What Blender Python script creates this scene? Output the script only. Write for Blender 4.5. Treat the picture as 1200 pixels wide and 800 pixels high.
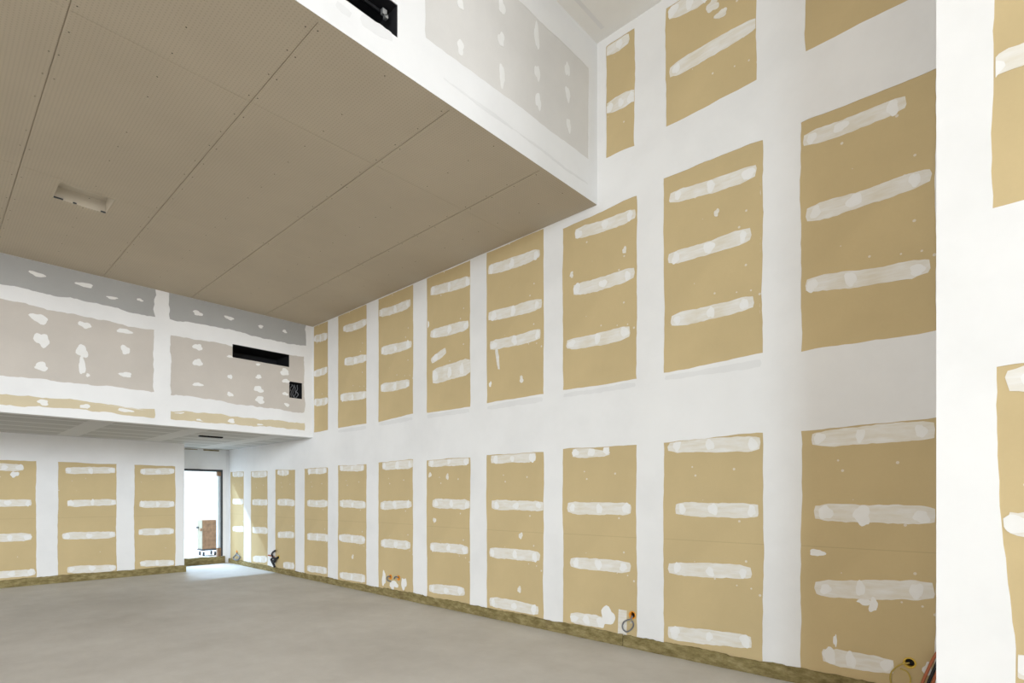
import bpy, bmesh, math, random
from mathutils import Vector
from mathutils.geometry import delaunay_2d_cdt

S = bpy.context.scene
C = S.collection
for o in list(bpy.data.objects):
    bpy.data.objects.remove(o)

# ------------------------------------------------------------------ camera
EYE = 1.5
FPX = math.sqrt(697 * 603)
YAW = math.atan2(697, FPX)
HOR = 581.5
cam = bpy.data.cameras.new('camera')
cam.sensor_width = 36
cam.lens = FPX * 36 / 1200
cam.shift_y = (HOR - 400) / 1200
cam.clip_end = 200
co = bpy.data.objects.new('camera', cam)
co.location = (0, 0, EYE)
co.rotation_euler = (math.pi / 2, 0, -YAW)
C.objects.link(co)
S.camera = co

# ------------------------------------------------------------------ light
S.view_settings.view_transform = 'Standard'
S.view_settings.look = 'None'
S.view_settings.gamma = 1
S.view_settings.use_curve_mapping = False
S.view_settings.exposure = 0.30

wd = bpy.data.worlds.new('sky')
S.world = wd
wd.use_nodes = True
bg = wd.node_tree.nodes['Background']
bg.inputs[0].default_value = (0.93, 0.97, 1.0, 1)
bg.inputs[1].default_value = 1.15


def area(name, loc, size, rot, power, col):
    l = bpy.data.lights.new(name, 'AREA')
    l.shape = 'RECTANGLE'
    l.size, l.size_y = size
    l.energy = power
    l.color = col
    o = bpy.data.objects.new(name, l)
    o.location = loc
    o.rotation_euler = rot
    C.objects.link(o)
    return o


def aimed(name, loc, to, size, power, col):
    o = area(name, loc, size, (0, 0, 0), power, col)
    o.rotation_euler = (Vector(to) - Vector(loc)).to_track_quat('-Z', 'Y').to_euler()
    return o


# open sky through the big unseen openings left and rear; two added fills follow
aimed('daylight_left', (-30, -20, 7.4), (3, 3, 3), (6.5, 7), 5200, (0.73, 0.875, 1.0))
aimed('daylight_rear', (-18, -21, 6.8), (2, 6, 3), (4, 7), 5600, (0.85, 0.915, 1.0))
area('fill_high', (1.0, -9.7, 3.6), (3.0, 4.4), (math.radians(97), 0, 0), 330, (0.93, 0.955, 1.0))  # added fill lamp to brighten the fascia and upper ceiling
area('fill_side', (-11.7, 0.2, 3.0), (4.4, 5.2), (0, math.radians(-90), 0), 270, (1.0, 0.87, 0.72))  # added warm fill to lift the shadow beside the foreground wall
# strip of open sky beyond the doorway
area('daylight_doorway', (1.4, 20.0, 7.3), (9.0, 0.3), (math.radians(-52), 0, 0), 2900, (0.50, 0.73, 1.0))


# ------------------------------------------------------------------ picture maths
def ray(x, y):
    t = (x - 600) / FPX
    ca, sa = math.cos(YAW), math.sin(YAW)
    return (t * ca + sa, -t * sa + ca, (HOR - y) / FPX)


def on_x(x, y, X):
    r = ray(x, y); k = X / r[0]
    return (r[1] * k, r[2] * k + EYE)        # (Y, z)


def on_y(x, y, Y):
    r = ray(x, y); k = Y / r[1]
    return (r[0] * k, r[2] * k + EYE)        # (X, z)


# ------------------------------------------------------------------ materials
def srgb(r, g, b):
    def f(c):
        c /= 255
        return c / 12.92 if c <= .04045 else ((c + .055) / 1.055) ** 2.4
    return (f(r), f(g), f(b), 1)


class Mat:
    def __init__(s, name, rough=.85, spec=.25):
        s.m = bpy.data.materials.new(name)
        s.m.use_nodes = True
        s.t = s.m.node_tree
        s.b = s.t.nodes['Principled BSDF']
        s.b.inputs['Roughness'].default_value = rough
        s.b.inputs['Specular IOR Level'].default_value = spec
        s.tc = s.t.nodes.new('ShaderNodeTexCoord')

    def node(s, typ, **k):
        n = s.t.nodes.new(typ)
        for a, v in k.items():
            setattr(n, a, v)
        return n

    def link(s, a, b):
        s.t.links.new(a, b)

    def noise(s, scale, detail=4, rough=.6, stretch=(1, 1, 1), offs=(0, 0, 0)):
        mp = s.node('ShaderNodeMapping')
        mp.inputs['Scale'].default_value = stretch
        mp.inputs['Location'].default_value = offs
        s.link(s.tc.outputs['Object'], mp.inputs[0])
        n = s.node('ShaderNodeTexNoise')
        n.inputs['Scale'].default_value = scale
        n.inputs['Detail'].default_value = detail
        n.inputs['Roughness'].default_value = rough
        s.link(mp.outputs[0], n.inputs['Vector'])
        return n.outputs['Fac']

    def ramp(s, fac, stops):
        r = s.node('ShaderNodeValToRGB')
        e = r.color_ramp.elements
        while len(e) < len(stops):
            e.new(.5)
        for q, (p, c) in zip(e, stops):
            q.position = p
            q.color = c if len(c) == 4 else (*c, 1)
        s.link(fac, r.inputs[0])
        return r.outputs[0]

    def mix(s, fac, a, b):
        n = s.node('ShaderNodeMix', data_type='RGBA')
        for v, i in ((fac, 0), (a, 6), (b, 7)):
            if hasattr(v, 'is_output'):
                s.link(v, n.inputs[i])
            else:
                n.inputs[i].default_value = v
        return n.outputs[2]

    def math(s, op, a, b=None):
        n = s.node('ShaderNodeMath', operation=op)
        for i, v in enumerate((a, b)):
            if v is None:
                continue
            if hasattr(v, 'is_output'):
                s.link(v, n.inputs[i])
            else:
                n.inputs[i].default_value = v
        return n.outputs[0]

    def color(s, c):
        if hasattr(c, 'is_output'):
            s.link(c, s.b.inputs['Base Color'])
        else:
            s.b.inputs['Base Color'].default_value = c
        return s

    def bump(s, fac, strength=.2, dist=.005):
        n = s.node('ShaderNodeBump')
        n.inputs['Strength'].default_value = strength
        n.inputs['Distance'].default_value = dist
        s.link(fac, n.inputs['Height'])
        s.link(n.outputs[0], s.b.inputs['Normal'])
        return s


def sc(c, k):
    return (c[0] * k, c[1] * k, c[2] * k, 1)


def skim_mat(name, base):
    m = Mat(name)
    a = m.noise(1.1, 5, .6)
    c = m.ramp(a, [(.3, sc(base, .93)), (.55, base), (.75, sc(base, 1.03))])
    m.color(c).bump(m.noise(14, 5, .6), .12, .004)
    return m.m


def paper_mat(name, base, seam=None, specks=True, grain=.05):
    m = Mat(name, .9, .2)
    c = m.ramp(m.noise(1.6, 4, .6), [(.3, sc(base, 1 - grain)), (.7, sc(base, 1 + grain))])
    c = m.mix(m.math('MULTIPLY', m.noise(60, 3, .6), .18), c, sc(base, .75))
    if specks:                                     # small spatters of filler
        v = m.node('ShaderNodeTexVoronoi')
        v.inputs['Scale'].default_value = 10
        m.link(m.tc.outputs['Object'], v.inputs['Vector'])
        rnd = m.node('ShaderNodeSeparateColor')
        m.link(v.outputs['Color'], rnd.inputs[0])
        hit = m.math('MULTIPLY', m.math('LESS_THAN', v.outputs['Distance'], m.math('MULTIPLY', rnd.outputs[0], .11)),
                     m.math('GREATER_THAN', rnd.outputs[1], .4))
        c = m.mix(m.math('MULTIPLY', hit, .55), c, (.78, .76, .72, 1))
    if seam is not None:                           # the printed seam across the board
        sp = m.node('ShaderNodeSeparateXYZ')
        m.link(m.tc.outputs['Object'], sp.inputs[0])
        d = m.math('ABSOLUTE', m.math('SUBTRACT', sp.outputs[2], seam))
        c = m.mix(m.math('MULTIPLY', m.math('LESS_THAN', d, .0035), .22), c, sc(base, .45))
    m.color(c)
    return m.m


def filler_mat(name, white, under, lo, hi, stretch):
    m = Mat(name, .9, .2)
    f = m.noise(9, 4, .6, stretch)
    f2 = m.noise(5, 3, .5, offs=(3, 1, 2))
    r = m.ramp(m.math('ADD', m.math('MULTIPLY', f, .6), m.math('MULTIPLY', f2, .4)),
               [(.35, (lo, lo, lo)), (.65, (hi, hi, hi))])
    m.color(m.mix(r, white, under))
    return m.m


WHITE = (.80, .79, .775, 1)
TAN = (.565, .44, .24, 1)
GREY = (.68, .655, .62, 1)
GREYB = (.47, .46, .44, 1)
M_SKIM = skim_mat('white_joint_compound', WHITE)
M_SKIM2 = skim_mat('grey_compound_and_crack_shadow', (.74, .73, .715, 1))
M_TAN = paper_mat('tan_board_paper', TAN)
M_TANSEAM = paper_mat('tan_board_paper_with_seam', TAN, seam=.04)
M_GREY = paper_mat('pale_grey_board_paper', GREY, specks=False)
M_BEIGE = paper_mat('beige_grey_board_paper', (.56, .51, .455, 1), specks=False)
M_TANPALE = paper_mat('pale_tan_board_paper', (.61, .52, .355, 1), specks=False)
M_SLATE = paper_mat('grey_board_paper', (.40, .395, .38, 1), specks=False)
M_FILL = filler_mat('smeared_filler', (.80, .79, .77, 1), (.64, .57, .43, 1), .12, .72, (1, .6, 4))
M_DAB = filler_mat('filler_dab', (.82, .81, .79, 1), (.72, .69, .62, 1), 0, .35, (1, 1, 1))


def ceil_mat(name, base, holes=True):
    m = Mat(name, .92, .15)
    c = m.ramp(m.noise(.9, 5, .6), [(.3, sc(base, .95)), (.7, sc(base, 1.05))])
    if holes:                                      # rows of small perforations
        sp = m.node('ShaderNodeSeparateXYZ')
        m.link(m.tc.outputs['Object'], sp.inputs[0])
        d = []
        for i in (0, 1):
            q = m.math('SUBTRACT', m.math('FRACT', m.math('MULTIPLY', sp.outputs[i], 40.0)), .5)
            d.append(m.math('MULTIPLY', q, q))
        dot = m.math('LESS_THAN', m.math('ADD', d[0], d[1]), .05)
        c = m.mix(m.math('MULTIPLY', dot, .2), c, sc(base, .35))
    m.color(c)
    return m.m


M_CEIL = ceil_mat('perforated_tan_ceiling_board', (.535, .465, .36, 1))
M_CEILUP = ceil_mat('pale_grey_ceiling_board', (.86, .845, .81, 1), False)


def low_ceiling():
    m = Mat('grey_ceiling_with_filled_joints', .92, .15)
    sp = m.node('ShaderNodeSeparateXYZ')
    m.link(m.tc.outputs['Object'], sp.inputs[0])
    def band(ch, period, off, w):
        q = m.math('FRACT', m.math('MULTIPLY', m.math('ADD', sp.outputs[ch], off), 1 / period))
        return m.math('LESS_THAN', m.math('ABSOLUTE', m.math('SUBTRACT', q, .5)), w / period / 2)
    b = m.math('MAXIMUM', band(0, 1.25, 0.1, .30), band(1, .60, 0.1, .12))
    n = m.noise(3, 4, .6)
    c = m.mix(b, (.50, .49, .46, 1), (.66, .65, .625, 1))
    c = m.mix(m.math('MULTIPLY', n, .35), c, (.6, .59, .565, 1))
    m.color(c)
    return m.m


M_TRAY = ceil_mat('pale_beige_tray', (.66, .60, .50, 1), False)
M_LOW = low_ceiling()


def floor_mat():
    m = Mat('power_trowelled_concrete', .62, .35)
    a = m.noise(.8, 6, .65, (1, 1, 1))
    b = m.noise(5, 6, .7, (1, .5, 1))
    s = m.noise(16, 5, .7, (.25, 1, 1))
    base = m.ramp(a, [(.3, (.53, .50, .455)), (.55, (.635, .605, .56)), (.75, (.71, .685, .64))])
    base = m.mix(m.math('MULTIPLY', b, .35), base, (.51, .47, .42, 1))
    st = m.ramp(s, [(.55, (0, 0, 0)), (.72, (1, 1, 1))])
    base = m.mix(m.math('MULTIPLY', st, .16), base, (.70, .67, .62, 1))
    m.color(base)
    r = m.ramp(b, [(.3, (.5, .5, .5)), (.7, (.75, .75, .75))])
    m.link(r, m.b.inputs['Roughness'])
    m.bump(b, .12, .004)
    return m.m


M_FLOOR = floor_mat()


def wool_mat():
    m = Mat('mineral_wool', .95, .1)
    a = m.noise(9, 6, .7, (1, 1, 2.5))
    c = m.ramp(a, [(.28, (.12, .088, .034)), (.5, (.245, .195, .085)), (.72, (.37, .31, .16))])
    c2 = m.ramp(m.noise(3, 3, .5), [(.62, (0, 0, 0)), (.72, (1, 1, 1))])
    c = m.mix(m.math('MULTIPLY', c2, .5), c, (.2, .14, .07, 1))
    m.color(c).bump(m.noise(60, 4, .7), .7, .01)
    return m.m


M_WOOL = wool_mat()


def plain(name, col, rough=.5, metal=0, var=.08, spec=.4):
    m = Mat(name, rough, spec)
    m.b.inputs['Metallic'].default_value = metal
    m.color(m.ramp(m.noise(12, 3, .5), [(.3, sc(col, 1 - var)), (.7, sc(col, 1 + var))]))
    return m.m


M_BLACK = plain('black_duct_lining', (.006, .006, .007), .7)
M_DUCT = plain('dark_duct_steel', (.05, .05, .055), .35, .6)
M_STEEL = plain('bare_galvanised_steel', (.55, .56, .57), .35, .8)
M_ORANGE = plain('orange_plastic', (.75, .30, .03), .45)
M_YELLOW = plain('yellow_plastic', (.62, .42, .06), .5)
M_GCABLE = plain('grey_cable_sheath', (.16, .16, .165), .5)
M_LCABLE = plain('pale_wire_end', (.55, .5, .38), .5)
M_KCABLE = plain('black_cable_sheath', (.012, .012, .014), .5)
M_OCABLE = plain('red_orange_cable_sheath', (.42, .13, .055), .5)
M_YCABLE = plain('yellow_cable_sheath', (.45, .33, .07), .5)
M_FRAME = plain('dark_grey_door_metal', (.045, .05, .055), .5)
M_PALEM = plain('pale_blue_grey_door_edge', (.62, .68, .72), .5)
M_WOOD = plain('brown_wood', (.24, .14, .075), .7, 0, .25)
M_CREAM = plain('cream_painted_board', (.34, .31, .23), .6)
M_WPAINT = plain('white_trim_paint', (.8, .8, .78), .5)
M_GROUND = plain('pale_concrete_paving', (.7, .69, .66), .8)
M_RENDER = plain('pale_render', (.8, .78, .72), .9)


# ------------------------------------------------------------------ mesh tools
def tag(o, label=None, cat=None, group=None, kind=None):
    if label: o['label'] = label
    if cat: o['category'] = cat
    if group: o['group'] = group
    if kind: o['kind'] = kind
    return o


class MB:
    """collects shapes in world space; build() links them as one mesh object"""
    def __init__(s):
        s.bm = bmesh.new()
        s.slot = 0

    def faces(s, verts, faces):
        vs = [s.bm.verts.new(v) for v in verts]
        for f in faces:
            try:
                q = s.bm.faces.new([vs[i] for i in f])
                q.material_index = s.slot
            except ValueError:
                pass
        return s

    def box(s, a, b):
        (x0, y0, z0), (x1, y1, z1) = a, b
        v = [(x, y, z) for x in (x0, x1) for y in (y0, y1) for z in (z0, z1)]
        return s.faces(v, [(0, 1, 3, 2), (4, 6, 7, 5), (0, 4, 5, 1), (2, 3, 7, 6), (0, 2, 6, 4), (1, 5, 7, 3)])

    def tube(s, pts, r, n=8, closed=False):
        P = [Vector(p) for p in pts]
        m = len(P)
        rings = []
        up = None
        for i, p in enumerate(P):
            if closed:
                d = P[(i + 1) % m] - P[i - 1]
            else:
                d = P[min(i + 1, m - 1)] - P[max(i - 1, 0)]
            d.normalize()
            if up is None:
                up = Vector((0, 0, 1)) if abs(d.z) < .9 else Vector((1, 0, 0))
            u = (up - d * up.dot(d)).normalized()
            up = u
            w = d.cross(u)
            rings.append([p + (u * math.cos(2 * math.pi * k / n) + w * math.sin(2 * math.pi * k / n)) * r for k in range(n)])
        v = [q for R in rings for q in R]
        f = []
        for i in range(m if closed else m - 1):
            j = (i + 1) % m
            for k in range(n):
                f.append((i * n + k, i * n + (k + 1) % n, j * n + (k + 1) % n, j * n + k))
        if not closed:
            f.append(tuple(range(n - 1, -1, -1)))
            f.append(tuple((m - 1) * n + k for k in range(n)))
        return s.faces(v, f)

    def lathe(s, c, axis, prof, n=20, close=False):
        """prof = [(r, h)] turned about axis through c"""
        a = Vector(axis).normalized()
        t = Vector((0, 0, 1)) if abs(a.z) < .9 else Vector((1, 0, 0))
        u = (t - a * t.dot(a)).normalized(); w = a.cross(u); c = Vector(c)
        v = []
        for r, h in prof:
            for k in range(n):
                q = 2 * math.pi * k / n
                v.append(c + a * h + (u * math.cos(q) + w * math.sin(q)) * r)
        f = []
        L = len(prof)
        for i in range(L if close else L - 1):
            j = (i + 1) % L
            for k in range(n):
                f.append((i * n + k, i * n + (k + 1) % n, j * n + (k + 1) % n, j * n + k))
        if not close:
            f.append(tuple(range(n))); f.append(tuple((L - 1) * n + k for k in range(n)))
        return s.faces(v, f)

    def sheet(s, pl, outer, holes, d0, d1, front=True):
        """a plate in plane pl, outline outer, openings holes, between depths d0 (front) and d1"""
        coords, edges, loops = [], [], []
        for lp in [outer] + list(holes):
            b = len(coords); n = len(lp)
            coords += [Vector(p) for p in lp]
            edges += [(b + i, b + (i + 1) % n) for i in range(n)]
            loops.append(list(range(b, b + n)))
        vo, eo, fo, ov, oe, of = delaunay_2d_cdt(coords, edges, [], 1, 1e-6)
        def inside(p, lp):
            c = False; n = len(lp)
            for i in range(n):
                x0, y0 = lp[i]; x1, y1 = lp[(i + 1) % n]
                if (y0 > p[1]) != (y1 > p[1]) and p[0] < (x1 - x0) * (p[1] - y0) / (y1 - y0) + x0:
                    c = not c
            return c
        tris = []
        for f in fo:
            m = (vo[f[0]] + vo[f[1]] + vo[f[2]]) / 3
            if inside(m, outer) and not any(inside(m, h) for h in holes):
                tris.append(tuple(f))
        n = len(vo)
        v = [pl(p.x, p.y, d0) for p in vo] + [pl(p.x, p.y, d1) for p in vo]
        cnt = {}
        for t in tris:
            for i in range(3):
                e = (t[i], t[(i + 1) % 3]); k = tuple(sorted(e))
                cnt.setdefault(k, []).append(e)
        f = list(tris) + [tuple(i + n for i in reversed(t)) for t in tris]
        for k, es in cnt.items():
            if len(es) == 1:
                a, b = es[0]
                f.append((b, a, a + n, b + n))
        return s.faces(v, f)

    def build(s, name, mats, parent=None, origin=(0, 0, 0), smooth=False, bevel=0):
        bmesh.ops.recalc_face_normals(s.bm, faces=s.bm.faces)
        loose = [v for v in s.bm.verts if not v.link_faces]
        bmesh.ops.delete(s.bm, geom=loose, context='VERTS')
        o3 = Vector(origin)
        for v in s.bm.verts:
            v.co -= o3
        me = bpy.data.meshes.new(name)
        s.bm.to_mesh(me); s.bm.free()
        for m in (mats if isinstance(mats, (list, tuple)) else [mats]):
            me.materials.append(m)
        if smooth:
            for p in me.polygons: p.use_smooth = True
        o = bpy.data.objects.new(name, me)
        C.objects.link(o)
        if parent:
            o.parent = parent
            o.location = o3 - world_loc(parent)
        else:
            o.location = o3
        if bevel:
            b = o.modifiers.new('edge', 'BEVEL'); b.width = bevel; b.segments = 2; b.limit_method = 'ANGLE'
        return o


def world_loc(o):
    l = Vector(o.location)
    while o.parent:
        o = o.parent; l += Vector(o.location)
    return l


def empty(name, loc, rz=0):
    o = bpy.data.objects.new(name, None)
    o.location = loc
    o.rotation_euler = (0, 0, rz)
    o.empty_display_size = .1
    C.objects.link(o)
    return o


# planes: (u, v, depth) -> world, depth > 0 stands out into the room
def P_right(u, v, d): return (XW - d, u, v)
def P_near(u, v, d): return (XN - d, u, v)
def P_bulk(u, v, d): return (u, YB - d, v)
def P_fasc(u, v, d): return (u, YF - d, v)
def P_back(u, v, d): return (u, YK - d, v)
def P_door(u, v, d): return (u, YD - d, v)
def P_ceil(u, v, d): return (u, v, ZC - d)
def P_low(u, v, d): return (u, v, ZL - d)


XW, XN, YB, YF, YK, YD, ZC, ZL, ZU = 4.83, 2.95, 9.37, 3.28, 12.30, 13.30, 4.54, 2.555, 6.22
XL, YR = -12.0, -10.0
SK = .003                                           # thickness of the skim over the boards


def rnoise(rng):
    ph = [(rng.uniform(0, 6.28), rng.uniform(.7, 1.3) * f, a) for f, a in ((2.2, 1), (5.5, .6), (13, .4), (31, .28))]
    return lambda t: sum(a * math.sin(f * t + p) for p, f, a in ph) / 1.4


def ragged(c, amp, rng, step=.05):
    """closed ragged outline through the four corners c"""
    out = []
    for i in range(len(c)):
        a, b = Vector(c[i]), Vector(c[(i + 1) % len(c)])
        L = (b - a).length
        n = max(2, int(L / step))
        d = (b - a) / L
        nrm = Vector((d.y, -d.x))
        f = rnoise(rng)
        for k in range(n):
            t = k / n
            e = min(1, min(t, 1 - t) * L / .06)
            q = a + (b - a) * t + nrm * (f(t * L) * amp * e + rng.uniform(-.25, .25) * amp * e)
            out.append((q.x, q.y))
    return out


def rect(u0, v0, u1, v1):
    return [(u0, v0), (u1, v0), (u1, v1), (u0, v1)]


def circle(c, r, n=18):
    return [(c[0] + r * math.cos(2 * math.pi * k / n), c[1] + r * math.sin(2 * math.pi * k / n)) for k in range(n)]


def blob(c, ru, rv, rng, n=22, rag=.25):
    p = [rng.uniform(0, 6.28) for _ in range(4)]
    out = []
    for k in range(n):
        a = 2 * math.pi * k / n
        f = 1 + rag * (.45 * math.sin(2 * a + p[0]) + .4 * math.sin(3 * a + p[1]) + .25 * math.sin(5 * a + p[2])) + rng.uniform(-.05, .05)
        out.append((c[0] + ru * f * math.cos(a), c[1] + rv * f * math.sin(a)))
    return out


HOLE = {}


def keep_in(parent, pts, gap=.006):
    """trim an outline to the visible paper of its board, where the joint compound begins"""
    h = HOLE.get(parent.name)
    if not h: return pts
    n = len(h)
    def span(val, a, b):
        q = []
        for i in range(n):
            p0, p1 = h[i], h[(i + 1) % n]
            if (p0[a] > val) != (p1[a] > val):
                q.append(p0[b] + (p1[b] - p0[b]) * (val - p0[a]) / (p1[a] - p0[a]))
        return (min(q), max(q)) if len(q) > 1 else None
    v0, v1 = min(p[1] for p in h), max(p[1] for p in h)
    out = []
    for u, v in pts:
        v = min(max(v, v0 + .012), v1 - .012)
        s = span(v, 1, 0)
        if s: u = min(max(u, s[0] + gap), s[1] - gap)
        s = span(u, 0, 1)
        if s: v = min(max(v, s[0] + gap), s[1] - gap)
        s = span(v, 1, 0)
        if s: u = min(max(u, s[0] + gap), s[1] - gap)
        if not out or abs(out[-1][0] - u) + abs(out[-1][1] - v) > 1e-5:
            out.append((u, v))
    return out


def stripe_outline(a, b, th, rng, sag=0, taper=1.0):
    a, b = Vector(a), Vector(b)
    L = (b - a).length; d = (b - a) / L; nr = Vector((-d.y, d.x))
    n = max(10, int(L / .03))
    fu, fl = rnoise(rng), rnoise(rng)
    up, lo = [], []
    for k in range(n + 1):
        t = k / n
        e = min(t, 1 - t) * L
        h = th / 2 * min(1, .72 + taper * .28 * min(1, e / .09))
        m = a + d * (L * t) + nr * (sag * math.sin(math.pi * t))
        up.append(m + nr * (h + fu(t * L * 1.4) * .007 + rng.uniform(-.003, .003)))
        lo.append(m - nr * (h + fl(t * L * 1.4) * .007 + rng.uniform(-.003, .003)))
    pts = lo + [b + d * rng.uniform(.004, .014) + nr * rng.uniform(-.02, .02)] + up[::-1] + [a - d * rng.uniform(.004, .014) + nr * rng.uniform(-.02, .02)]
    return [(p.x, p.y) for p in pts]


_lift = [0]


def lift(base):
    """each smear lies a hair higher than the one before, as laid on by the knife"""
    _lift[0] = (_lift[0] + 7) % 41
    return -SK + base + _lift[0] * 1.2e-5


def filler_stripe(parent, pl, a, b, th, rng, sag=0, dabs=(.08, .5, .92), name='filler_stripe', taper=1.0, mats=None):
    """a knifed band of filler over the screw line, with thicker dabs over the screws"""
    m = MB()
    m.sheet(pl, keep_in(parent, stripe_outline(a, b, th, rng, sag, taper)), [], lift(.0008), -SK)
    m.slot = 1
    a, b = Vector(a), Vector(b)
    L = (b - a).length; nr = Vector((-(b - a).y, (b - a).x)) / L
    for t in dabs:
        t += rng.uniform(-.03, .03)
        c = a.lerp(b, t) + nr * (sag * math.sin(math.pi * t) + rng.uniform(-.01, .01))
        m.sheet(pl, keep_in(parent, blob(c, rng.uniform(.028, .05), th * rng.uniform(.3, .46), rng)), [], lift(.0015), -SK + .0006)
    return m.build(name, mats or [M_FILL, M_DAB], parent, world_loc(parent))


def filler_dab(parent, pl, c, ru, rv, rng, mat=None, name='filler_dab'):
    m = MB()
    m.sheet(pl, keep_in(parent, blob(c, ru, rv, rng, 22, .34), .018), [], lift(.0021), -SK)
    return m.build(name, mat or M_DAB, parent, world_loc(parent))


def board(pl, hole, mat, label, cat, group, cut=(), name='plasterboard_panel', thick=.0122):
    us = [p[0] for p in hole]; vs = [p[1] for p in hole]
    out = rect(min(us) - .03, min(vs) - .015, max(us) + .03, max(vs) + .03)
    m = MB()
    m.sheet(pl, out, cut, -SK - .0001, -SK - thick)
    c = pl((min(us) + max(us)) / 2, (min(vs) + max(vs)) / 2, -SK)
    o = tag(m.build(name, mat, None, c), label, cat, group)
    HOLE[o.name] = hole
    return o


def wall(name, pl, outer, holes, cuts, mat=M_SKIM, depth=.14, extra=None, back=None):
    """skim layer with ragged openings over the boards, and the backing behind the boards"""
    m = MB()
    m.sheet(pl, outer, list(holes) + list(cuts), 0, -SK)
    if extra: extra(m)
    tag(m.build(name, mat), kind='structure')
    m = MB()
    m.sheet(pl, back or outer, cuts, -SK - .0126, -depth)
    return tag(m.build(name + '_backing', mat), kind='structure')


RNG = random.Random(11)

# ------------------------------------------------------------------ floor and ground
m = MB(); m.box((XL, YR, -.15), (XW + .2, YD + .2, 0))
tag(m.build('floor', M_FLOOR), kind='structure')
m = MB(); m.box((-6, YD + .2, -.15), (16, 26, -.005))
tag(m.build('ground', M_GROUND), kind='structure')

# ------------------------------------------------------------------ right wall
# columns: left and right edge (distance along the wall), counted from the white column in the foreground
COLS = [(.46, 1.325), (1.62, 2.525), (2.815, 3.73), (4.005, 4.925), (5.225, 6.115), (6.425, 7.30),
        (7.63, 8.50), (8.835, 9.69), (10.05, 10.90), (11.25, 12.07), (12.45, 13.20)]
TOPS_LOW = [(2.05, 2.025), (2.035, 2.01), (2.01, 2.02), (2.005, 2.015), (2.0, 2.0), (2.03, 2.02),
            (2.01, 2.025), (1.995, 2.01), (2.0, 2.03), (2.01, 2.03), (2.04, 2.06)]
UPS = [(2.655, 4.48, 2.66, 4.50), (2.705, 4.49, 2.675, 4.52), (2.66, 4.465, 2.67, 4.44), (2.66, 4.53, 2.66, 4.53),
       (2.65, 4.53, 2.665, 4.53), (2.685, 4.53, 2.64, 4.53), (2.65, 4.53, 2.65, 4.53), (2.65, 4.53, 2.645, 4.53)]

# socket boxes: centre on the wall, radius
def rw(x, y): return on_x(x, y, XW)
BOX = {'single': rw(741, 720.5), 'pair_a': rw(457.5, 676), 'pair_b': rw(467, 677), 'door': rw(277.5, 646.5),
       'conduit': rw(326.5, 652.5), 'column': rw(1066, 776.5)}
RAD = {'single': .036, 'pair_a': .036, 'pair_b': .036, 'door': .034, 'conduit': .036, 'column': .036}

LOW_LABELS = [
 'shaded bottom row plasterboard beside the white column, yellow cable loop at its foot',
 'widest fully visible tan plasterboard of the bottom row, second from the white column',
 'tan bottom row plasterboard with one orange socket box above a grey cable ring',
 'tan bottom row plasterboard directly left of the one with the grey cable ring',
 'tan bottom row plasterboard directly right of the one with two orange socket boxes',
 'tan bottom row plasterboard with two orange socket boxes in smeared filler at its foot',
 'tan bottom row plasterboard directly left of the one with two orange socket boxes',
 'narrow looking tan bottom row plasterboard, second to the right of the black cable bundle',
 'tan bottom row plasterboard directly right of the black cable bundle near the far corner',
 'pale tan bottom row plasterboard crossed by the slanted daylight edge, left of black cable bundle',
 'greenish daylit plasterboard nearest the doorway, with a dark cable loop at its foot']
UP_LABELS = [
 'largest shaded tan plasterboard of the middle row, cut off by the white column',
 'tan middle row plasterboard second from the white column, with three whole filler stripes',
 'tan middle row plasterboard just below the near corner of the dropped ceiling',
 'tan middle row plasterboard whose lowest filler stripe has a thin downward drip',
 'tan middle row plasterboard with an extra short slanted smear above a thick low stripe',
 'tan middle row plasterboard directly left of the one with the extra short smear',
 'tan middle row plasterboard with an arched top stripe, second from the far bulkhead',
 'narrowest tan middle row plasterboard, in the corner against the far bulkhead']
TOP_LABELS = [
 'tan top row plasterboard beside the white column, only its lower corner in frame',
 'tan top row plasterboard with a long slanted filler band, right of the narrow strip board',
 'narrow tan top row plasterboard strip in the corner beside the grey upper fascia']

holes_r, cuts_r, boards_r = [], [], {}
cut_by_col = {0: ['column'], 2: ['single'], 5: ['pair_a', 'pair_b'], 10: ['door'], 8: ['conduit']}
for i, (u0, u1) in enumerate(COLS):
    t0, t1 = TOPS_LOW[i]
    h = ragged([(u0, .085), (u1, .085), (u1, t1), (u0, t0)], .007, RNG)
    holes_r.append(h)
    cs = [circle(BOX[k], RAD[k]) for k in cut_by_col.get(i, [])]
    boards_r[('low', i)] = board(P_right, h, M_TANSEAM, LOW_LABELS[i], 'plasterboard', 'tan plasterboards in the bottom row of the right wall', cs)
    if i < 8:
        a, b, c, d = UPS[i]
        uu = u1 if i < 7 else 9.33
        h = ragged([(u0, a), (uu, c), (uu, d), (u0, b)], .007 if i < 3 else .005, RNG)
        h = [(p, min(q, ZC - .004) if i >= 3 else q) for p, q in h]
        holes_r.append(h)
        boards_r[('mid', i)] = board(P_right, h, M_TAN, UP_LABELS[i], 'plasterboard', 'tan plasterboards in the middle row of the right wall')
for i, (u0, u1, b0, b1, t) in enumerate([(.46, 1.29, 5.05, 5.05, 6.12), (1.67, 2.50, 5.02, 5.0, 6.12), (2.84, 3.17, 4.965, 4.98, 6.13)]):
    h = ragged([(u0, b0), (u1, b1), (u1, t), (u0, t)], .007, RNG)
    holes_r.append(h)
    boards_r[('top', i)] = board(P_right, h, M_TAN, TOP_LABELS[i], 'plasterboard', 'tan plasterboards in the top row of the right wall')
cuts_r = [circle(BOX[k], RAD[k]) for k in BOX]


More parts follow.
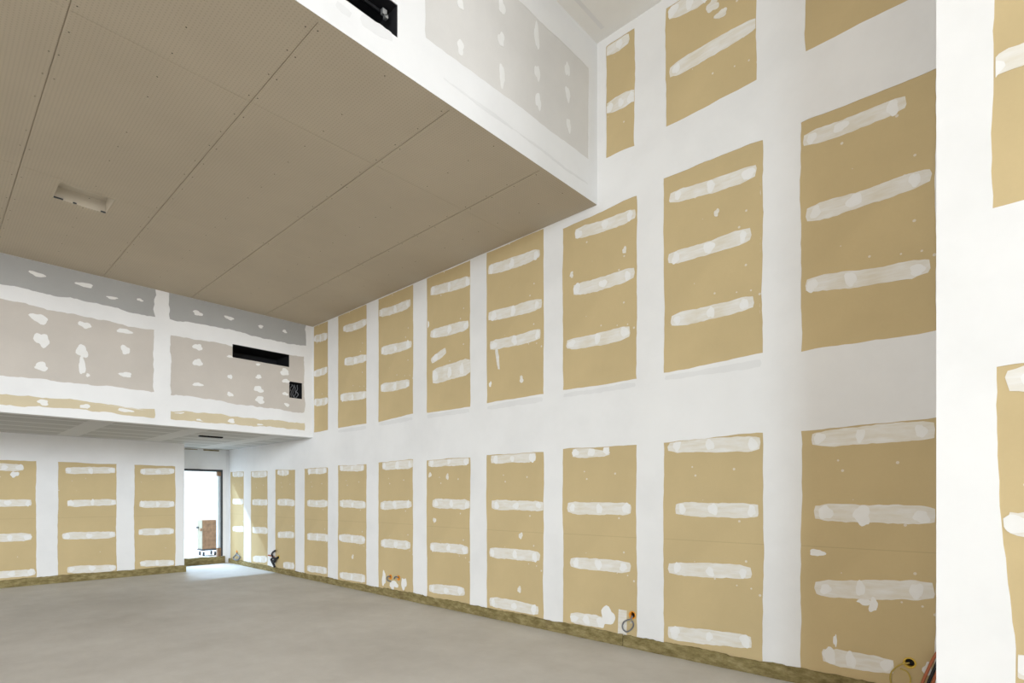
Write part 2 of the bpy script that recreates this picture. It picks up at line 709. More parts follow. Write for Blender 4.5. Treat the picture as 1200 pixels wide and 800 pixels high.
def feather(m):                                     # thin greyish feathered skim below the middle row
    m.slot = 1
    for i, k in ((1, 2.64), (2, 2.625), (3, 2.625), (4, 2.625), (5, 2.63), (6, 2.615)):
        u0, u1 = COLS[i]
        m.sheet(P_right, stripe_outline((u0 + .02, k - .02), (u1 - .02, k - .02), .055, RNG), [], .0009, 0)


wall('wall_right', P_right, rect(-1.2, 0, YD, ZU), holes_r, cuts_r, [M_SKIM, M_SKIM2], extra=feather)


def rs(key, x0, y0, x1, y1, th=.12, **k):
    filler_stripe(boards_r[key], P_right, rw(x0, y0), rw(x1, y1), th, RNG, **k)


def T(ox, oy, s):
    return lambda x, y: (ox + x / s, oy + y / s)


t = T(360, 250, 3.2)
for key, L in {('mid', 7): [((26, 470), (74, 460)), ((26, 600), (74, 585)), ((26, 708), (76, 700))],
               ('mid', 6): [((135, 433), (222, 405)), ((140, 555), (222, 540)), ((125, 690), (222, 678))],
               ('mid', 5): [((270, 375), (386, 335)), ((278, 515), (390, 490)), ((276, 655), (382, 635))],
               ('mid', 4): [((463, 290), (611, 250)), ((463, 453), (603, 415))],
               ('mid', 3): [((680, 212), (870, 150)), ((680, 388), (878, 335)), ((686, 495), (873, 450))]}.items():
    for j, (a, b) in enumerate(L):
        rs(key, *t(*a), *t(*b), th=.13, sag=.02 if key[1] in (6, 5) and j == 0 else .01)
rs(('mid', 4), *t(470, 612), *t(611, 572), th=.21, dabs=(.1, .45, .8))
rs(('mid', 4), *t(466, 552), *t(519, 515), th=.11, dabs=(.3,))
filler_stripe(boards_r[('mid', 3)], P_right, rw(*t(709, 508)), rw(*t(718, 582)), .035, RNG, dabs=(), name='filler_drip')
filler_dab(boards_r[('mid', 3)], P_right, rw(*t(686, 640)), .02, .035, RNG)
filler_dab(boards_r[('mid', 3)], P_right, rw(*t(803, 622)), .03, .04, RNG, M_FILL)
filler_dab(boards_r[('mid', 4)], P_right, rw(*t(453, 415)), .02, .05, RNG)
t = T(640, 200, 2.857)
for key, L in {('mid', 2): [((98, 212), (297, 143)), ((92, 399), (293, 342)), ((70, 582), (278, 538))],
               ('mid', 1): [((415, 92), (700, -2)), ((410, 295), (682, 212)), ((420, 503), (692, 437))]}.items():
    for j, (a, b) in enumerate(L):
        rs(key, *t(*a), *t(*b), th=.125, sag=.012)
for x, y in ((85, 348), (262, 265), (570, 140)):
    k = ('mid', 2) if x < 400 else ('mid', 1)
    filler_dab(boards_r[k], P_right, rw(*t(x, y)), .025, .03, RNG, M_FILL)
for y in (60, 245, 455):
    filler_dab(boards_r[('mid', 1)], P_right, rw(*t(726, y)), .018, .07, RNG)
t = T(900, 0, 2.667)
for a, b in (((112, 440), (428, 318)), ((122, 672), (506, 546)), ((120, 893), (502, 832))):
    rs(('mid', 0), *t(*a), *t(*b), th=.125, sag=.008, dabs=(.06, .4, .9))
t = T(640, 0, 3.637)
rs(('top', 2), *t(258, 218), *t(350, 166), th=.14, dabs=(.6,))
rs(('top', 2), *t(258, 463), *t(374, 407), th=.14)
rs(('top', 1), *t(527, 55), *t(690, -28), th=.16)
rs(('top', 1), *t(528, 308), *t(896, 98), th=.13, dabs=(.05,))
for x, y in ((710, 30), (745, 58), (706, 18)):
    filler_dab(boards_r[('top', 1)], P_right, rw(*t(x, y)), .05, .04, RNG, M_FILL)
t = T(360, 500, 3.2)
for i, L in {6: [((122, 152), (212, 152)), ((122, 288), (218, 292)), ((119, 415), (215, 425)), ((122, 555), (216, 570))],
             5: [((282, 147), (395, 137)), ((275, 295), (390, 290)), ((277, 435), (385, 445))],
             4: [((455, 134), (605, 126)), ((470, 287), (608, 292)), ((462, 450), (602, 462)), ((457, 605), (588, 618))],
             3: [((690, 121), (855, 112)), ((692, 292), (885, 297)), ((685, 470), (870, 487)), ((685, 655), (865, 688))],
             7: [((2, 165), (72, 162)), ((0, 285), (75, 288)), ((0, 410), (78, 417)), ((0, 530), (72, 540))]}.items():
    for a, b in L:
        rs(('low', i), *t(*a), *t(*b), th=.125)
bd = boards_r[('low', 5)]
for x, y, a, b in ((287, 568, .05, .10), (325, 590, .12, .04), (318, 598, .05, .05), (362, 588, .06, .09)):
    filler_dab(bd, P_right, rw(*t(x, y)), a, b, RNG)
for i, x, y in ((4, 477, 350), (4, 460, 180), (4, 525, 187), (3, 800, 408), (3, 795, 610), (6, 170, 487)):
    filler_dab(boards_r[('low', i)], P_right, rw(*t(x, y)), .03, .035, RNG, M_FILL)
t = T(180, 490, 4)
for i, L in {8: [((582, 254), (632, 252)), ((580, 393), (660, 397)), ((582, 545), (658, 547)), ((608, 688), (658, 692))],
             9: [((460, 262), (530, 260)), ((462, 393), (532, 395)), ((463, 523), (533, 527)), ((466, 658), (530, 660))],
             10: [((370, 262), (420, 260)), ((370, 390), (420, 390)), ((370, 517), (420, 519))]}.items():
    for a, b in L:
        rs(('low', i), *t(*a), *t(*b), th=.13)
t = T(640, 480, 2.5)
for i, L in {2: [((78, 126), (185, 120)), ((64, 287), (247, 290)), ((72, 446), (245, 462)), ((72, 608), (168, 622))],
             1: [((358, 107), (625, 98)), ((380, 290), (620, 297)), ((360, 464), (599, 479)), ((358, 651), (600, 681))]}.items():
    for a, b in L:
        rs(('low', i), *t(*a), *t(*b), th=.125)
b2 = boards_r[('low', 2)]
filler_dab(b2, P_right, rw(*t(180, 604)), .09, .085, RNG)
m = MB()
q = [rw(*t(x, y)) for x, y in ((209, 660), (236, 667), (236, 588), (212, 584))]
m.sheet(P_right, keep_in(b2, ragged(q, .003, RNG, .03)), [], lift(.0008), -SK)
m.build('filler_square', [M_FILL], b2, world_loc(b2))
t = T(900, 460, 2.353)
for a, b in (((122, 128), (458, 103)), ((130, 329), (460, 341)), ((132, 537), (455, 548)), ((152, 722), (345, 757))):
    rs(('low', 0), *t(*a), *t(*b), th=.135, dabs=(.07, .42, .9))
for x, y, a, b in ((135, 441, .05, .03), (290, 585, .03, .05), (265, 577, .05, .02), (185, 683, .012, .05), (446, 762, .038, .05), (262, 340, .05, .07)):
    filler_dab(boards_r[('low', 0)], P_right, rw(*t(x, y)), a, b, RNG)

# ------------------------------------------------------------------ foreground wall on the right
NEARB = {}
h1 = ragged([(-1.05, .085), (.075, .085), (.088, 2.02), (-1.05, 2.02)], .006, RNG)
h2 = ragged([(-1.05, 2.655), (.10, 2.66), (.085, 4.45), (-1.05, 4.45)], .006, RNG)
# the lower board's edge wanders inwards towards the floor
h1 = [(u - (.045 * max(0, min(1, (1.45 - v) / .5)) if u > -.2 else 0), v) for u, v in h1]
NEARB['low'] = board(P_near, h1, M_TAN, 'pale sunlit plasterboard low on the foreground white wall at the right frame edge', 'plasterboard', 'tan plasterboards on the foreground wall')
NEARB['up'] = board(P_near, h2, M_TAN, 'tan plasterboard high on the foreground white wall at the upper right frame corner', 'plasterboard', 'tan plasterboards on the foreground wall')
wall('wall_foreground', P_near, rect(YR, 0, .281, ZU), [h1, h2], [], depth=.22)
def nr(x, y): return on_x(x, y, XN)
filler_stripe(NEARB['up'], P_near, nr(1150, 86), nr(1270, 30), .085, RNG, dabs=(.1, .6))
filler_stripe(NEARB['low'], P_near, nr(1182, 447), nr(1290, 430), .11, RNG, dabs=(.3,))
filler_stripe(NEARB['low'], P_near, nr(1183, 612), nr(1290, 616), .105, RNG, dabs=(.1,))
filler_stripe(NEARB['low'], P_near, nr(1186, 778), nr(1290, 800), .12, RNG, dabs=(.1,))

# ------------------------------------------------------------------ fascia, bulkhead and ceilings
hf = ragged([(2.583, 4.92), (4.68, 4.95), (4.68, 5.88), (2.583, 5.87)], .008, RNG)
hf2 = ragged([(1.0, 5.06), (2.32, 5.06), (2.32, 5.87), (1.0, 5.87)], .008, RNG)
duct_f = rect(.95, 4.765, 2.331, 4.998)


def fasc_extra(m):
    m.slot = 1
    q = [on_y(x, y, YF) for x, y in ((520, 92), (600, 150), (660, 195), (688, 214))]  # thin grey strips draw the shadow lines of a crack into the skim
    for (a, b) in zip(q[:-1], q[1:]):
        m.sheet(P_fasc, stripe_outline(a, b, .018, RNG), [], .0012, 0)
    q = [on_y(x, y, YF) for x, y in ((395, 5), (410, 17), (424, 22), (459, 44))]
    m.sheet(P_fasc, stripe_outline(q[0], q[1], .06, RNG), [], .0008, 0)
    m.sheet(P_fasc, stripe_outline(q[2], q[3], .08, RNG), [], .0008, 0)


BF = board(P_fasc, hf, M_GREY, 'pale grey plasterboard with white filler dabs on the upper fascia, near the right wall', 'plasterboard', 'pale grey plasterboards on the upper fascia')
BF2 = board(P_fasc, hf2, M_GREY, 'pale grey plasterboard above the black duct slot on the upper fascia, at the top edge', 'plasterboard', 'pale grey plasterboards on the upper fascia')
wall('wall_fascia', P_fasc, rect(XL, ZC - .0, XW - .001, ZU), [hf, hf2], [duct_f], [M_SKIM, M_SKIM2], depth=.14, extra=fasc_extra, back=rect(XL, ZC + .125, XW - .001, ZU))
t = T(300, 0, 3)
for x, y, rv in ((720, 12, .05), (720, 165, .07), (865, 22, .09), (863, 138, .08), (866, 265, .11), (988, 125, .14), (990, 255, .09),
                 (993, 355, .10), (1095, 243, .09), (1097, 330, .09), (1100, 440, .08)):
    filler_dab(BF, P_fasc, on_y(*t(x, y), YF), .036, rv * .78, RNG)

hb = {'slate_l': [(.62, 4.142), (2.384, 4.136), (2.384, 4.536), (.62, 4.536)],
      'slate_r': [(2.57, 4.148), (4.705, 4.175), (4.705, 4.536), (2.57, 4.536)],
      'mid_l': [(.62, 2.995), (2.367, 3.036), (2.367, 3.944), (.62, 3.949)],
      'mid_r': [(2.581, 3.014), (4.665, 2.987), (4.665, 3.978), (2.581, 3.91)],
      'low_l': [(.62, 2.663), (2.373, 2.650), (2.373, 2.785), (.62, 2.775)],
      'low_r': [(2.581, 2.655), (4.675, 2.666), (4.675, 2.799), (2.581, 2.775)]}
hb = {k: ragged(v, .019, RNG, .035) for k, v in hb.items()}
hb = {k: [(u, 4.5385 if (k[0] == 's' and v > 4.5) else v) for u, v in q] for k, q in hb.items()}
# left boards run on to the left of the frame
for k in ('slate_l', 'mid_l', 'low_l'):
    hb[k] = [((u - 1.1 if u < .66 else u), v) for u, v in hb[k]]
duct_b = rect(3.461, 3.744, 4.399, 3.957)
box_b = rect(4.399, 3.218, 4.631, 3.499)
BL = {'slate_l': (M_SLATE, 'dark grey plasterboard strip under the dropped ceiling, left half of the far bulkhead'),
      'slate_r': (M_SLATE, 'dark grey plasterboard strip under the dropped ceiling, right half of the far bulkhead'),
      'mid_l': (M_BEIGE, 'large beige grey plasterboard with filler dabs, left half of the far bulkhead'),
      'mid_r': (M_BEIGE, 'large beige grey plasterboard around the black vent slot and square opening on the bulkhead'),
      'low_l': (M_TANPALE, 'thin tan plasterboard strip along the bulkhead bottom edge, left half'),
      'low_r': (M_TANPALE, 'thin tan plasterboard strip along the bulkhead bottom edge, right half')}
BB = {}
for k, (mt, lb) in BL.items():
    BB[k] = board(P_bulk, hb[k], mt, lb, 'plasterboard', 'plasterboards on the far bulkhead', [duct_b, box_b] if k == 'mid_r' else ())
wall('wall_bulkhead', P_bulk, rect(XL, ZL, XW - .001, ZC), list(hb.values()), [duct_b, box_b], depth=.14)
t = T(0, 280, 3.2)
for k, L in {'slate_l': [(140, 132, 18, 7), (318, 172, 18, 9), (420, 220, 14, 5), (525, 228, 8, 5)],
             'slate_r': [(742, 278, 15, 9), (860, 296, 14, 8), (978, 328, 9, 7), (1068, 346, 8, 7)],
             'mid_l': [(147, 298, 18, 17), (158, 378, 15, 25), (155, 478, 15, 14), (318, 322, 14, 12), (308, 420, 12, 26), (308, 475, 9, 28), (330, 510, 5, 6),
                       (467, 345, 17, 10), (470, 415, 12, 16), (472, 508, 14, 11)],
             'mid_r': [(742, 405, 13, 14), (742, 463, 13, 16), (742, 545, 14, 8), (863, 516, 7, 10), (863, 582, 9, 10), (862, 440, 8, 6),
                       (968, 470, 8, 5), (970, 516, 10, 9), (970, 563, 16, 14), (975, 603, 16, 15), (1068, 499, 17, 15), (1072, 532, 12, 10),
                       (1070, 580, 10, 8), (1076, 621, 9, 8)],
             'low_l': [(162, 612, 12, 10), (318, 630, 12, 11), (470, 642, 18, 7), (540, 632, 6, 6)],
             'low_r': [(672, 648, 13, 8), (748, 682, 10, 8), (868, 682, 12, 9), (975, 700, 13, 9)]}.items():
    for x, y, a, b in L:
        filler_dab(BB[k], P_bulk, on_y(*t(x, y), YB), a / 3.2 / 66, b / 3.2 / 84, RNG)


def open_box(pl, r, depth, wall_t=.004, front=-.006):
    """sheet metal lining of an opening: four sides and a back, open to the room"""
    m = MB()
    u0, v0 = r[0]; u1, v1 = r[2]
    u0 += .001; v0 += .001; u1 -= .001; v1 -= .001
    m.sheet(pl, rect(u0, v0, u1, v1), [rect(u0 + wall_t, v0 + wall_t, u1 - wall_t, v1 - wall_t)], front, -depth)
    m.sheet(pl, rect(u0, v0, u1, v1), [], -depth, -depth - wall_t)
    return m


o = open_box(P_bulk, duct_b, .5).build('air_duct', M_BLACK)
tag(o, 'long black open air duct slot in the far bulkhead', 'air duct')
o = open_box(P_bulk, box_b, .3).build('wall_opening', M_BLACK, None)
tag(o, 'small square black opening with loose flexible duct, beside the bulkhead corner', 'opening')
m = MB()
for k in range(5):
    u = 4.44 + k * .037
    m.tube([P_bulk(u + .012 * math.sin(q * 1.3 + k), 3.24 + q * .021, -.10 - .02 * math.sin(q * .9 + k * 2)) for q in range(12)], .008, 6)
m.build('flexible_hose', M_GCABLE, o, world_loc(o), True)
o = open_box(P_fasc, duct_f, .5).build('air_duct', M_DUCT)
tag(o, 'large black air duct opening at the top edge, in the white upper fascia', 'air duct')
m = MB()
m.tube([P_fasc(u, 4.95, -.09) for u in (1.0, 1.6, 2.3)], .012, 8)
m.tube([P_fasc(u, 4.90, -.16) for u in (1.0, 1.6, 2.3)], .02, 8)
m.build('support_rail', M_DUCT, o, world_loc(o), True)
m = MB()
m.box((2.24, YF + .05, 4.915), (2.275, YF + .075, 4.955)); m.box((2.262, YF + .05, 4.90), (2.285, YF + .08, 4.925))
m.build('bracket', M_STEEL, o, world_loc(o))

# dropped ceiling with board seams and a lamp recess
rec = [(.935, 6.845), (1.385, 6.845), (1.385, 7.26), (.935, 7.26)]
seams = []
for x in (-.46, .642, 1.749, 2.853, 3.955):
    seams.append(rect(x - .0035, YF + .045, x + .0035, YB - .005))
cross = []
xs = [-.46, .642, 1.749, 2.853, 3.955, XW - .01]
for i in range(5):
    for y in ((4.38, 6.78) if i % 2 == 0 else (4.38, 6.78)):
        a, b = xs[i] + .012, xs[i + 1] - .012
        if abs(y - 6.78) < .01 and i == 1: pass
        cross.append(rect(a, y - .0014, b, y + .0014))
m = MB()
co_r = rect(XL, YF + .0032, XW - .001, YB)
m.sheet(P_ceil, co_r, seams + cross + [rec], 0, -.006)
m.sheet(P_ceil, co_r, [rec], -.006, -.12)
m.slot = 1                                          # screw heads along the boards
rg = random.Random(5)
for x in [v + d for v in (.642, 1.749, 2.853, 3.955) for d in (-.03, .03)] + [1.19, 2.3, 3.4, 4.4, .1]:
    y = YF + .12
    while y < YB - .1:
        if rg.random() < .75:
            m.sheet(P_ceil, circle((x + rg.uniform(-.008, .008), y + rg.uniform(-.02, .02)), .0055, 6), [], .0006, 0)
        y += .30
tag(m.build('ceiling_dropped', [M_CEIL, plain('dark_screw_head', (.05, .04, .03), .6)]), kind='structure')
# recessed tray above the opening
m = open_box(P_ceil, rec, .13, .006, -.0065)
o = tag(m.build('recessed_lamp_tray', M_TRAY), 'shallow rectangular lamp recess cut into the tan dropped ceiling', 'lamp recess')
m = MB()
for k, (a, b) in enumerate(((.945, 1.02), (1.10, 1.13), (1.335, 1.378))):
    m.box((a, 7.236, ZC + .002), (b, 7.252, ZC + .012))
m.build('spring_clip', M_FRAME, o, world_loc(o))

m = MB(); m.box((XL, YR, ZU), (XW + .14, YF, ZU + .12))
m.slot = 1
m.box((XL, YF - .17, ZU - .0012), (XW - .12, YF - .13, ZU - .0001))      # taped joint beside the fascia
tag(m.build('ceiling', [M_CEILUP, M_SKIM]), kind='structure')

low_cut = rect(3.315, 10.42, 3.69, 10.50)
m = MB()
m.sheet(P_low, rect(XL, YB + .14, XW - .001, YD), [low_cut], 0, -.12)
tag(m.build('ceiling_low', M_LOW), kind='structure')
o = tag(open_box(P_low, low_cut, .16, .008, .022).build('air_slot', M_BLACK), 'small black slot in the low ceiling, in front of the doorway', 'air slot')
m = MB()
m.box((XL, YB + .0, ZL - .001), (XW - .001, YB + .14, ZL))
tag(m.build('trim_bulkhead', M_SKIM), kind='structure')

# ------------------------------------------------------------------ back wall
hk = []
BKL = ['tan plasterboard on the back wall, cut off by the left frame edge',
       'tan plasterboard in the middle of the back wall, with wide white bands on both sides',
       'tan plasterboard on the back wall closest to the doorway recess']
BK = []
for (u0, u1, t0, t1), lb in zip([(.55, 1.376, 2.10, 2.10), (1.663, 2.506, 2.10, 2.10), (2.785, 3.468, 2.095, 2.09)], BKL):
    h = ragged([(u0, .085), (u1, .085), (u1, t1), (u0, t0)], .007, RNG)
    hk.append(h)
    BK.append(board(P_back, h, M_TANSEAM, lb, 'plasterboard', 'tan plasterboards on the back wall'))
wall('wall_back', P_back, rect(XL, 0, 3.627, ZL), hk, [], depth=YD - YK + .15)
t = T(0, 480, 3.637)
for k, L in enumerate([[((-60, 240), (98, 247)), ((-60, 400), (132, 396)), ((-60, 548), (132, 541)), ((-60, 708), (148, 692))],
                       [((280, 258), (490, 258)), ((288, 398), (494, 394)), ((268, 539), (490, 530)), ((288, 682), (492, 672))],
                       [((600, 263), (742, 262)), ((596, 402), (742, 402)), ((592, 521), (740, 518)), ((600, 656), (740, 652))]]):
    for a, b in L:
        filler_stripe(BK[k], P_back, on_y(*t(*a), YK), on_y(*t(*b), YK), .125, RNG)
filler_dab(BK[0], P_back, on_y(*t(62, 275), YK), .05, .05, RNG)

# ------------------------------------------------------------------ doorway
DL, DR, DB, DT = 3.627, 4.70, 0.0, 2.10
m = MB()
m.box((DR, YD, 0), (XW + .14, YD + .18, ZL)); m.box((3.627, YD, DT), (DR, YD + .18, ZL))
m.slot = 1
m.box((DR + .07, YD - .004, 0), (DR + .115, YD, ZL))
tag(m.build('wall_doorway', [M_SKIM, M_SKIM2]), kind='structure')
m = MB()
m.box((DL, YD - .004, DT - .045), (DR, YD + .10, DT))
m.box((DR - .035, YD - .004, .16), (DR, YD + .10, DT - .045))
o = tag(m.build('door_1', M_FRAME), kind='structure')
m = MB(); m.box((DR - .085, YD + .03, .33), (DR - .035, YD + .14, DT - .14)); m.build('jamb_edge', M_PALEM, o)
m = MB(); m.box((DR - .10, YD - .002, DT - .14), (DR - .0352, YD + .10, DT - .0452)); m.build('wooden_spacer', M_WOOD, o)
m = MB(); m.box((DR - .10, YD - .002, .13), (DR - .0352, YD + .10, .34)); m.build('wooden_spacer', M_WOOD, o)

# ------------------------------------------------------------------ mineral wool strips along the floor
def wool(label, pl, u0, u1, h, th, seed, group='mineral wool strips along the wall feet'):
    """ragged-topped batt, built as stacked cross-sections along the wall"""
    rng = random.Random(seed)
    f, g, e = rnoise(rng), rnoise(rng), rnoise(rng)
    n = max(4, int((u1 - u0) / .035))
    m = MB(); v = []; fs = []
    for k in range(n + 1):
        u = u0 + (u1 - u0) * k / n
        hh = h + .007 * f(u * 2.2) + rng.uniform(-.003, .003)
        d = th + .004 * g(u * 2) + rng.uniform(-.002, .002)
        q = e(u * 1.3) * .003
        for dd, z in ((.0005, .0), (d * .98, .0), (d + q, hh * .4), (d - .002, hh * .8), (d - .008, hh), (.0005, hh + .003)):
            v.append(pl(u, z, dd))
    for k in range(n):
        for i in range(6):
            a, b = k * 6 + i, k * 6 + (i + 1) % 6
            fs.append((a, b, b + 6, a + 6))
    fs.append(tuple(range(6))); fs.append(tuple(n * 6 + i for i in range(5, -1, -1)))
    m.faces(v, fs)
    c = pl((u0 + u1) / 2, 0, 0)
    return tag(m.build('insulation_strip', M_WOOL, None, c), label, 'insulation strip', group)


wool('mineral wool strip along the right wall, between the white column and grey cable ring', P_right, .30, 2.955, .118, .022, 1)
wool('long mineral wool strip along the foot of the right wall, left of the cable ring', P_right, 2.965, 7.15, .115, .022, 2)
wool('olive brown mineral wool strip at the far end of the right wall, near the doorway', P_right, 7.16, 13.27, .098, .022, 3)
wool('olive brown mineral wool strip at the foot of the back wall', P_back, -1.2, 3.655, .125, .03, 4)
wool('mineral wool strip lying across the doorway threshold', P_door, 3.63, 4.74, .155, .03, 5)
m = MB()
v = rnoise(random.Random(9))
m.box((3.66, YD - .012, ZL - .038), (4.18, YD - .0005, ZL - .026))
m.box((4.30, YD - .016, ZL - .042), (4.62, YD - .0005, ZL - .018))
tag(m.build('insulation_scrap', M_WOOL, None, (4.2, YD, ZL - .03)), 'thin brown wool scraps in the gap above the doorway, under the low ceiling', 'insulation')


# ------------------------------------------------------------------ socket boxes and cables
def socket_box(key, label, ring, lip=.010):
    u, v = BOX[key]; r = RAD[key]
    c = P_right(u, v, 0)
    o = empty('socket_box', c)
    m = MB()                                        # collar: a ring standing just proud of the board
    m.lathe(c, (-1, 0, 0), [(r - .001, -.060), (r - .001, -.0028), (r + lip * .4, -.0027), (r + lip * .4, .003), (r - .007, .003), (r - .007, -.060)], 24, True)
    m.build('collar', ring, o, c, True)
    m = MB()
    m.lathe(c, (-1, 0, 0), [(r - .007, -.058), (r - .007, -.062)], 24)
    m.build('back_plate', M_BLACK, o, c)
    return tag(o, label, 'socket box', 'flush socket boxes in the right wall')


def ring_pts(u, v, ru, rv, d0, d1, a0, a1, n=26, turns=None):
    out = []
    for k in range(n + 1):
        a = math.radians(a0 + (a1 - a0) * k / n)
        out.append(P_right(u + ru * math.cos(a), v + rv * math.sin(a), d0 + (d1 - d0) * k / n))
    return out


def smooth_path(p, n=8):
    P = [Vector(q) for q in p]
    P = [P[0] * 2 - P[1]] + P + [P[-1] * 2 - P[-2]]
    out = []
    for i in range(1, len(P) - 2):
        for k in range(n):
            t = k / n
            a, b, c, d = P[i - 1], P[i], P[i + 1], P[i + 2]
            out.append(.5 * ((2 * b) + (c - a) * t + (2 * a - 5 * b + 4 * c - d) * t * t + (3 * b - a - 3 * c + d) * t ** 3))
    out.append(P[-2])
    return out


def cable(name, pix, r, mat, label, ds=None, tip=None, parent=None):
    """pix: points on the photograph's right wall; ds: stand-off from the wall for each"""
    pts = []
    for i, (x, y) in enumerate(pix):
        d = ds[i] if ds else .02
        u, v = on_x(x, y, XW - d)
        pts.append(P_right(u, v, d))
    m = MB(); sp = smooth_path(pts)
    m.tube(sp, r, 8)
    o = tag(m.build(name, mat, parent, pts[0], True), label, None if parent else 'cable')
    if tip:
        m = MB(); m.tube(sp[-6:], r * 1.25, 8)
        m.build('bare_wire_end', tip, o, pts[0], True)
    return o


socket_box('single', 'lone orange socket box above the grey cable ring, beside a white filler square', M_ORANGE)
cable('coiled_cable', [(741, 721), (739.5, 725), (735, 726.4), (731.2, 728.5), (729.4, 732.5), (730.2, 737), (733.8, 740), (738, 738.6), (741.2, 735), (742.2, 731), (740.6, 727.5), (739.0, 730)],
      .0075, M_GCABLE, 'grey cable coiled into a ring below the lone orange socket box', [.002, .02, .03, .03, .03, .03, .03, .03, .03, .035, .04, .04], M_LCABLE)
socket_box('pair_a', 'left one of two orange socket boxes side by side in smeared filler', M_ORANGE)
socket_box('pair_b', 'right one of two orange socket boxes side by side in smeared filler', M_ORANGE)
cable('cable_stub', [(457.5, 676), (455, 675), (453.4, 677), (454.4, 680), (457.5, 681)], .009, M_GCABLE,
      'short grey cable curled out of the left of two paired socket boxes', [.002, .02, .03, .03, .02])
cable('cable_stub', [(467, 677), (464.5, 675.5), (462.8, 675.8), (462.0, 678)], .009, M_GCABLE,
      'short grey cable bent out of the right of two paired socket boxes', [.002, .02, .03, .02])
socket_box('door', 'small orange socket box above the dark cable loop beside the doorway', M_ORANGE)
cable('coiled_cable', [(277.5, 647.5), (277, 649.2), (273.6, 653.3), (277.2, 656.2), (281.0, 653.0), (277.6, 649.4)], .016, M_GCABLE,
      'dark grey cable loop on the greenish board beside the doorway', [.019, .03, .035, .035, .035, .035])
socket_box('conduit', 'yellow socket box beside the black cable bundle near the far corner', M_YELLOW)
bundle = cable('cable_bundle', [(326.5, 652.5), (323, 655), (319.5, 657.5), (318, 655.5), (320, 653.5), (322.5, 655.5), (321, 658.5), (318.5, 657), (320.5, 661), (322, 664.5)], .021, M_KCABLE,
      'black cable bundle knotted low on the right wall near the far corner', [.002, .04, .05, .05, .05, .05, .06, .06, .05, .03])
cable('cable_end', [(319.5, 652), (318.6, 649.5), (319.8, 646.8), (322.5, 644.9)], .017, M_KCABLE,
      None, [.055, .05, .05, .06], parent=bundle)
cable('cable_end', [(321.0, 652.5), (318, 651.2), (314.5, 650.4)], .015, M_OCABLE,
      'red brown cable end', [.035, .04, .05], parent=bundle)
socket_box('column', 'yellow rimmed socket box low on the shaded board beside the white column', M_YELLOW)
cable('coiled_cable', [(1066, 776.5), (1058, 777.5), (1050, 781.5), (1044, 789), (1044, 799), (1049, 808), (1057, 810), (1064, 805), (1067, 796), (1063, 787), (1055, 783)],
      .0055, M_YCABLE, 'yellow cable loop hanging from the socket box beside the white column', [.002, .015, .03, .03, .03, .03, .03, .035, .035, .04, .03])
for k, (dx, mt, lb) in enumerate([(0, M_OCABLE, 'leftmost red orange cable rising from the floor behind the white column'),
                                  (7, M_KCABLE, 'black cable between two red orange ones behind the white column'),
                                  (12, M_OCABLE, 'rightmost red orange cable rising from the floor behind the white column')]):
    pts = [P_right(*on_x(1080 + dx, 803, XW - .05), .05), P_right(*on_x(1086 + dx, 788, XW - .05), .05),
           P_right(*on_x(1092 + dx, 775, XW - .05), .045), P_right(*on_x(1096 + dx, 768, XW - .05), .04), P_right(*on_x(1103 + dx, 758, XW - .05), .01)]
    g = Vector(pts[0]); pts = [(g.x - .03, g.y + .03, .012 + .012 * k)] + pts
    m = MB(); m.tube(smooth_path(pts), .010, 8)
    tag(m.build('floor_cable', mt, None, (g.x, g.y, 0), True), lb, 'cable', 'cables behind the white column')

# ------------------------------------------------------------------ trolley outside the doorway
tr = empty('trolley', (4.88, 15.15, 0))
tag(tr, 'narrow cream and brown trolley on castors outside the bright doorway', 'trolley')
x0, y0, w, d, z0, z1 = 4.88, 15.15, .34, .34, .17, .90
m = MB(); m.box((x0, y0, z0), (x0 + w, y0 + d, z1)); m.build('cabinet', M_WOOD, tr, (x0, y0, 0), bevel=.008)
m = MB(); m.box((x0 - .014, y0 + .005, z0 + .01), (x0 - .001, y0 + d, z1 - .24)); m.build('door', M_CREAM, tr, (x0, y0, 0))
m = MB(); m.box((x0 - .014, y0 + .005, z1 - .23), (x0 - .001, y0 + d, z1)); dr = m.build('drawer', M_CREAM, tr, (x0, y0, 0))
m = MB(); m.box((x0 - .045, y0 + .22, z1 - .21), (x0 - .014, y0 + .33, z1 - .17)); m.build('handle', M_FRAME, dr, (x0, y0, 0))
m = MB(); m.box((x0 - .045, y0 + .00, z1 - .27), (x0 - .014, y0 + .05, z1 - .20)); m.build('latch', M_WOOD, tr, (x0, y0, 0))
m = MB(); m.box((x0 - .015, y0 - .01, z0 - .035), (x0 + w + .01, y0 + d + .01, z0)); m.build('base_frame', M_FRAME, tr, (x0, y0, 0))
for a, b in ((.03, .03), (w - .04, .03), (.03, d - .04), (w - .04, d - .04)):
    m = MB()
    m.lathe((x0 + a - .015, y0 + b, .05), (1, 0, 0), [(.03, 0), (.05, .004), (.05, .028), (.03, .032)], 18)
    cs = m.build('castor', M_KCABLE, tr, (x0, y0, 0))
    m = MB()
    for s in (-.022, .022):
        m.box((x0 + a + s - .002, y0 + b - .012, .045), (x0 + a + s + .002, y0 + b + .012, .13))
    m.box((x0 + a - .024, y0 + b - .015, .126), (x0 + a + .024, y0 + b + .015, .1345))
    m.build('fork', M_STEEL, cs, (x0, y0, 0))
m = MB(); m.box((3, 22, -.005), (12, 22.4, 3.0))
tag(m.build('wall_courtyard', M_RENDER), kind='structure')

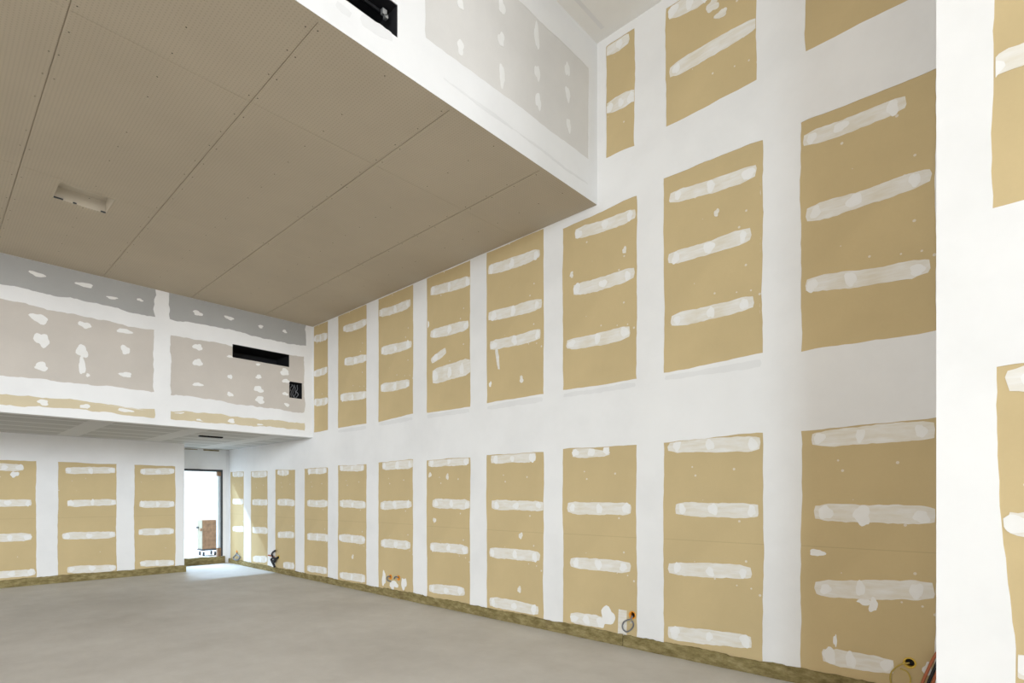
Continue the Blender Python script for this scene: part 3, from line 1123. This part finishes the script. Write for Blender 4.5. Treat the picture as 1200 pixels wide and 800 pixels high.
# ------------------------------------------------------------------ rest of the shell, out of view
m = MB()
z0, z1 = .3, 6.12
m.box((XL - .2, YR - .2, 0), (XL, 2.9, z0)); m.box((XL - .2, YR - .2, z1), (XL, 2.9, ZU + .12)); m.box((XL - .2, 2.9, 0), (XL, YD + .2, ZU + .12))
m.box((XL - .2, YR - .2, 0), (XL, YR, ZU))
tag(m.build('wall_left', M_SKIM), kind='structure')
m = MB()
for y in (-9.98, -5.7, -1.4, 2.82):
    m.box((XL - .12, y, z0), (XL - .06, y + .06, z1))
m.box((XL - .12, YR, z0), (XL - .06, 2.9, z0 + .06)); m.box((XL - .12, YR, z1 - .06), (XL - .06, 2.9, z1))
tag(m.build('window_1', M_FRAME), kind='structure')
m = MB()
x1 = -8.5  # unseen opening narrowed to keep rear daylight off the foreground wall
m.box((2.6, YR - .2, 0), (XW + .14, YR, ZU + .12)); m.box((x1, YR - .2, 0), (-0.6, YR, ZU + .12)); m.box((-0.6, YR - .2, 0), (2.6, YR, 1.3)); m.box((-0.6, YR - .2, 5.9), (2.6, YR, ZU + .12)); m.box((XL, YR - .2, 0), (x1, YR, z0)); m.box((XL, YR - .2, z1), (x1, YR, ZU + .12))
tag(m.build('wall_rear', M_SKIM), kind='structure')
m = MB()
for x in (-11.9, x1 - .07):
    m.box((x, YR - .12, z0), (x + .06, YR - .06, z1))
m.box((XL, YR - .12, z0), (x1, YR - .06, z0 + .06)); m.box((XL, YR - .12, z1 - .06), (x1, YR - .06, z1))
tag(m.build('window_2', M_FRAME), kind='structure')
m = MB()  # unseen window added to go with the high fill lamp
for x in (-0.6, 0.97, 2.54):
    m.box((x, YR - .12, 1.3), (x + .06, YR - .06, 5.9))
m.box((-0.6, YR - .12, 1.3), (2.6, YR - .06, 1.36)); m.box((-0.6, YR - .12, 5.84), (2.6, YR - .06, 5.9))
tag(m.build('added_window', M_FRAME), kind='structure')
m = MB(); m.box((-60, -60, -.15), (XL - .2, YD, -.01)); m.box((XL - .2, -60, -.15), (XW + .2, YR - .2, -.01))
tag(m.build('ground_yard', M_GROUND), kind='structure')
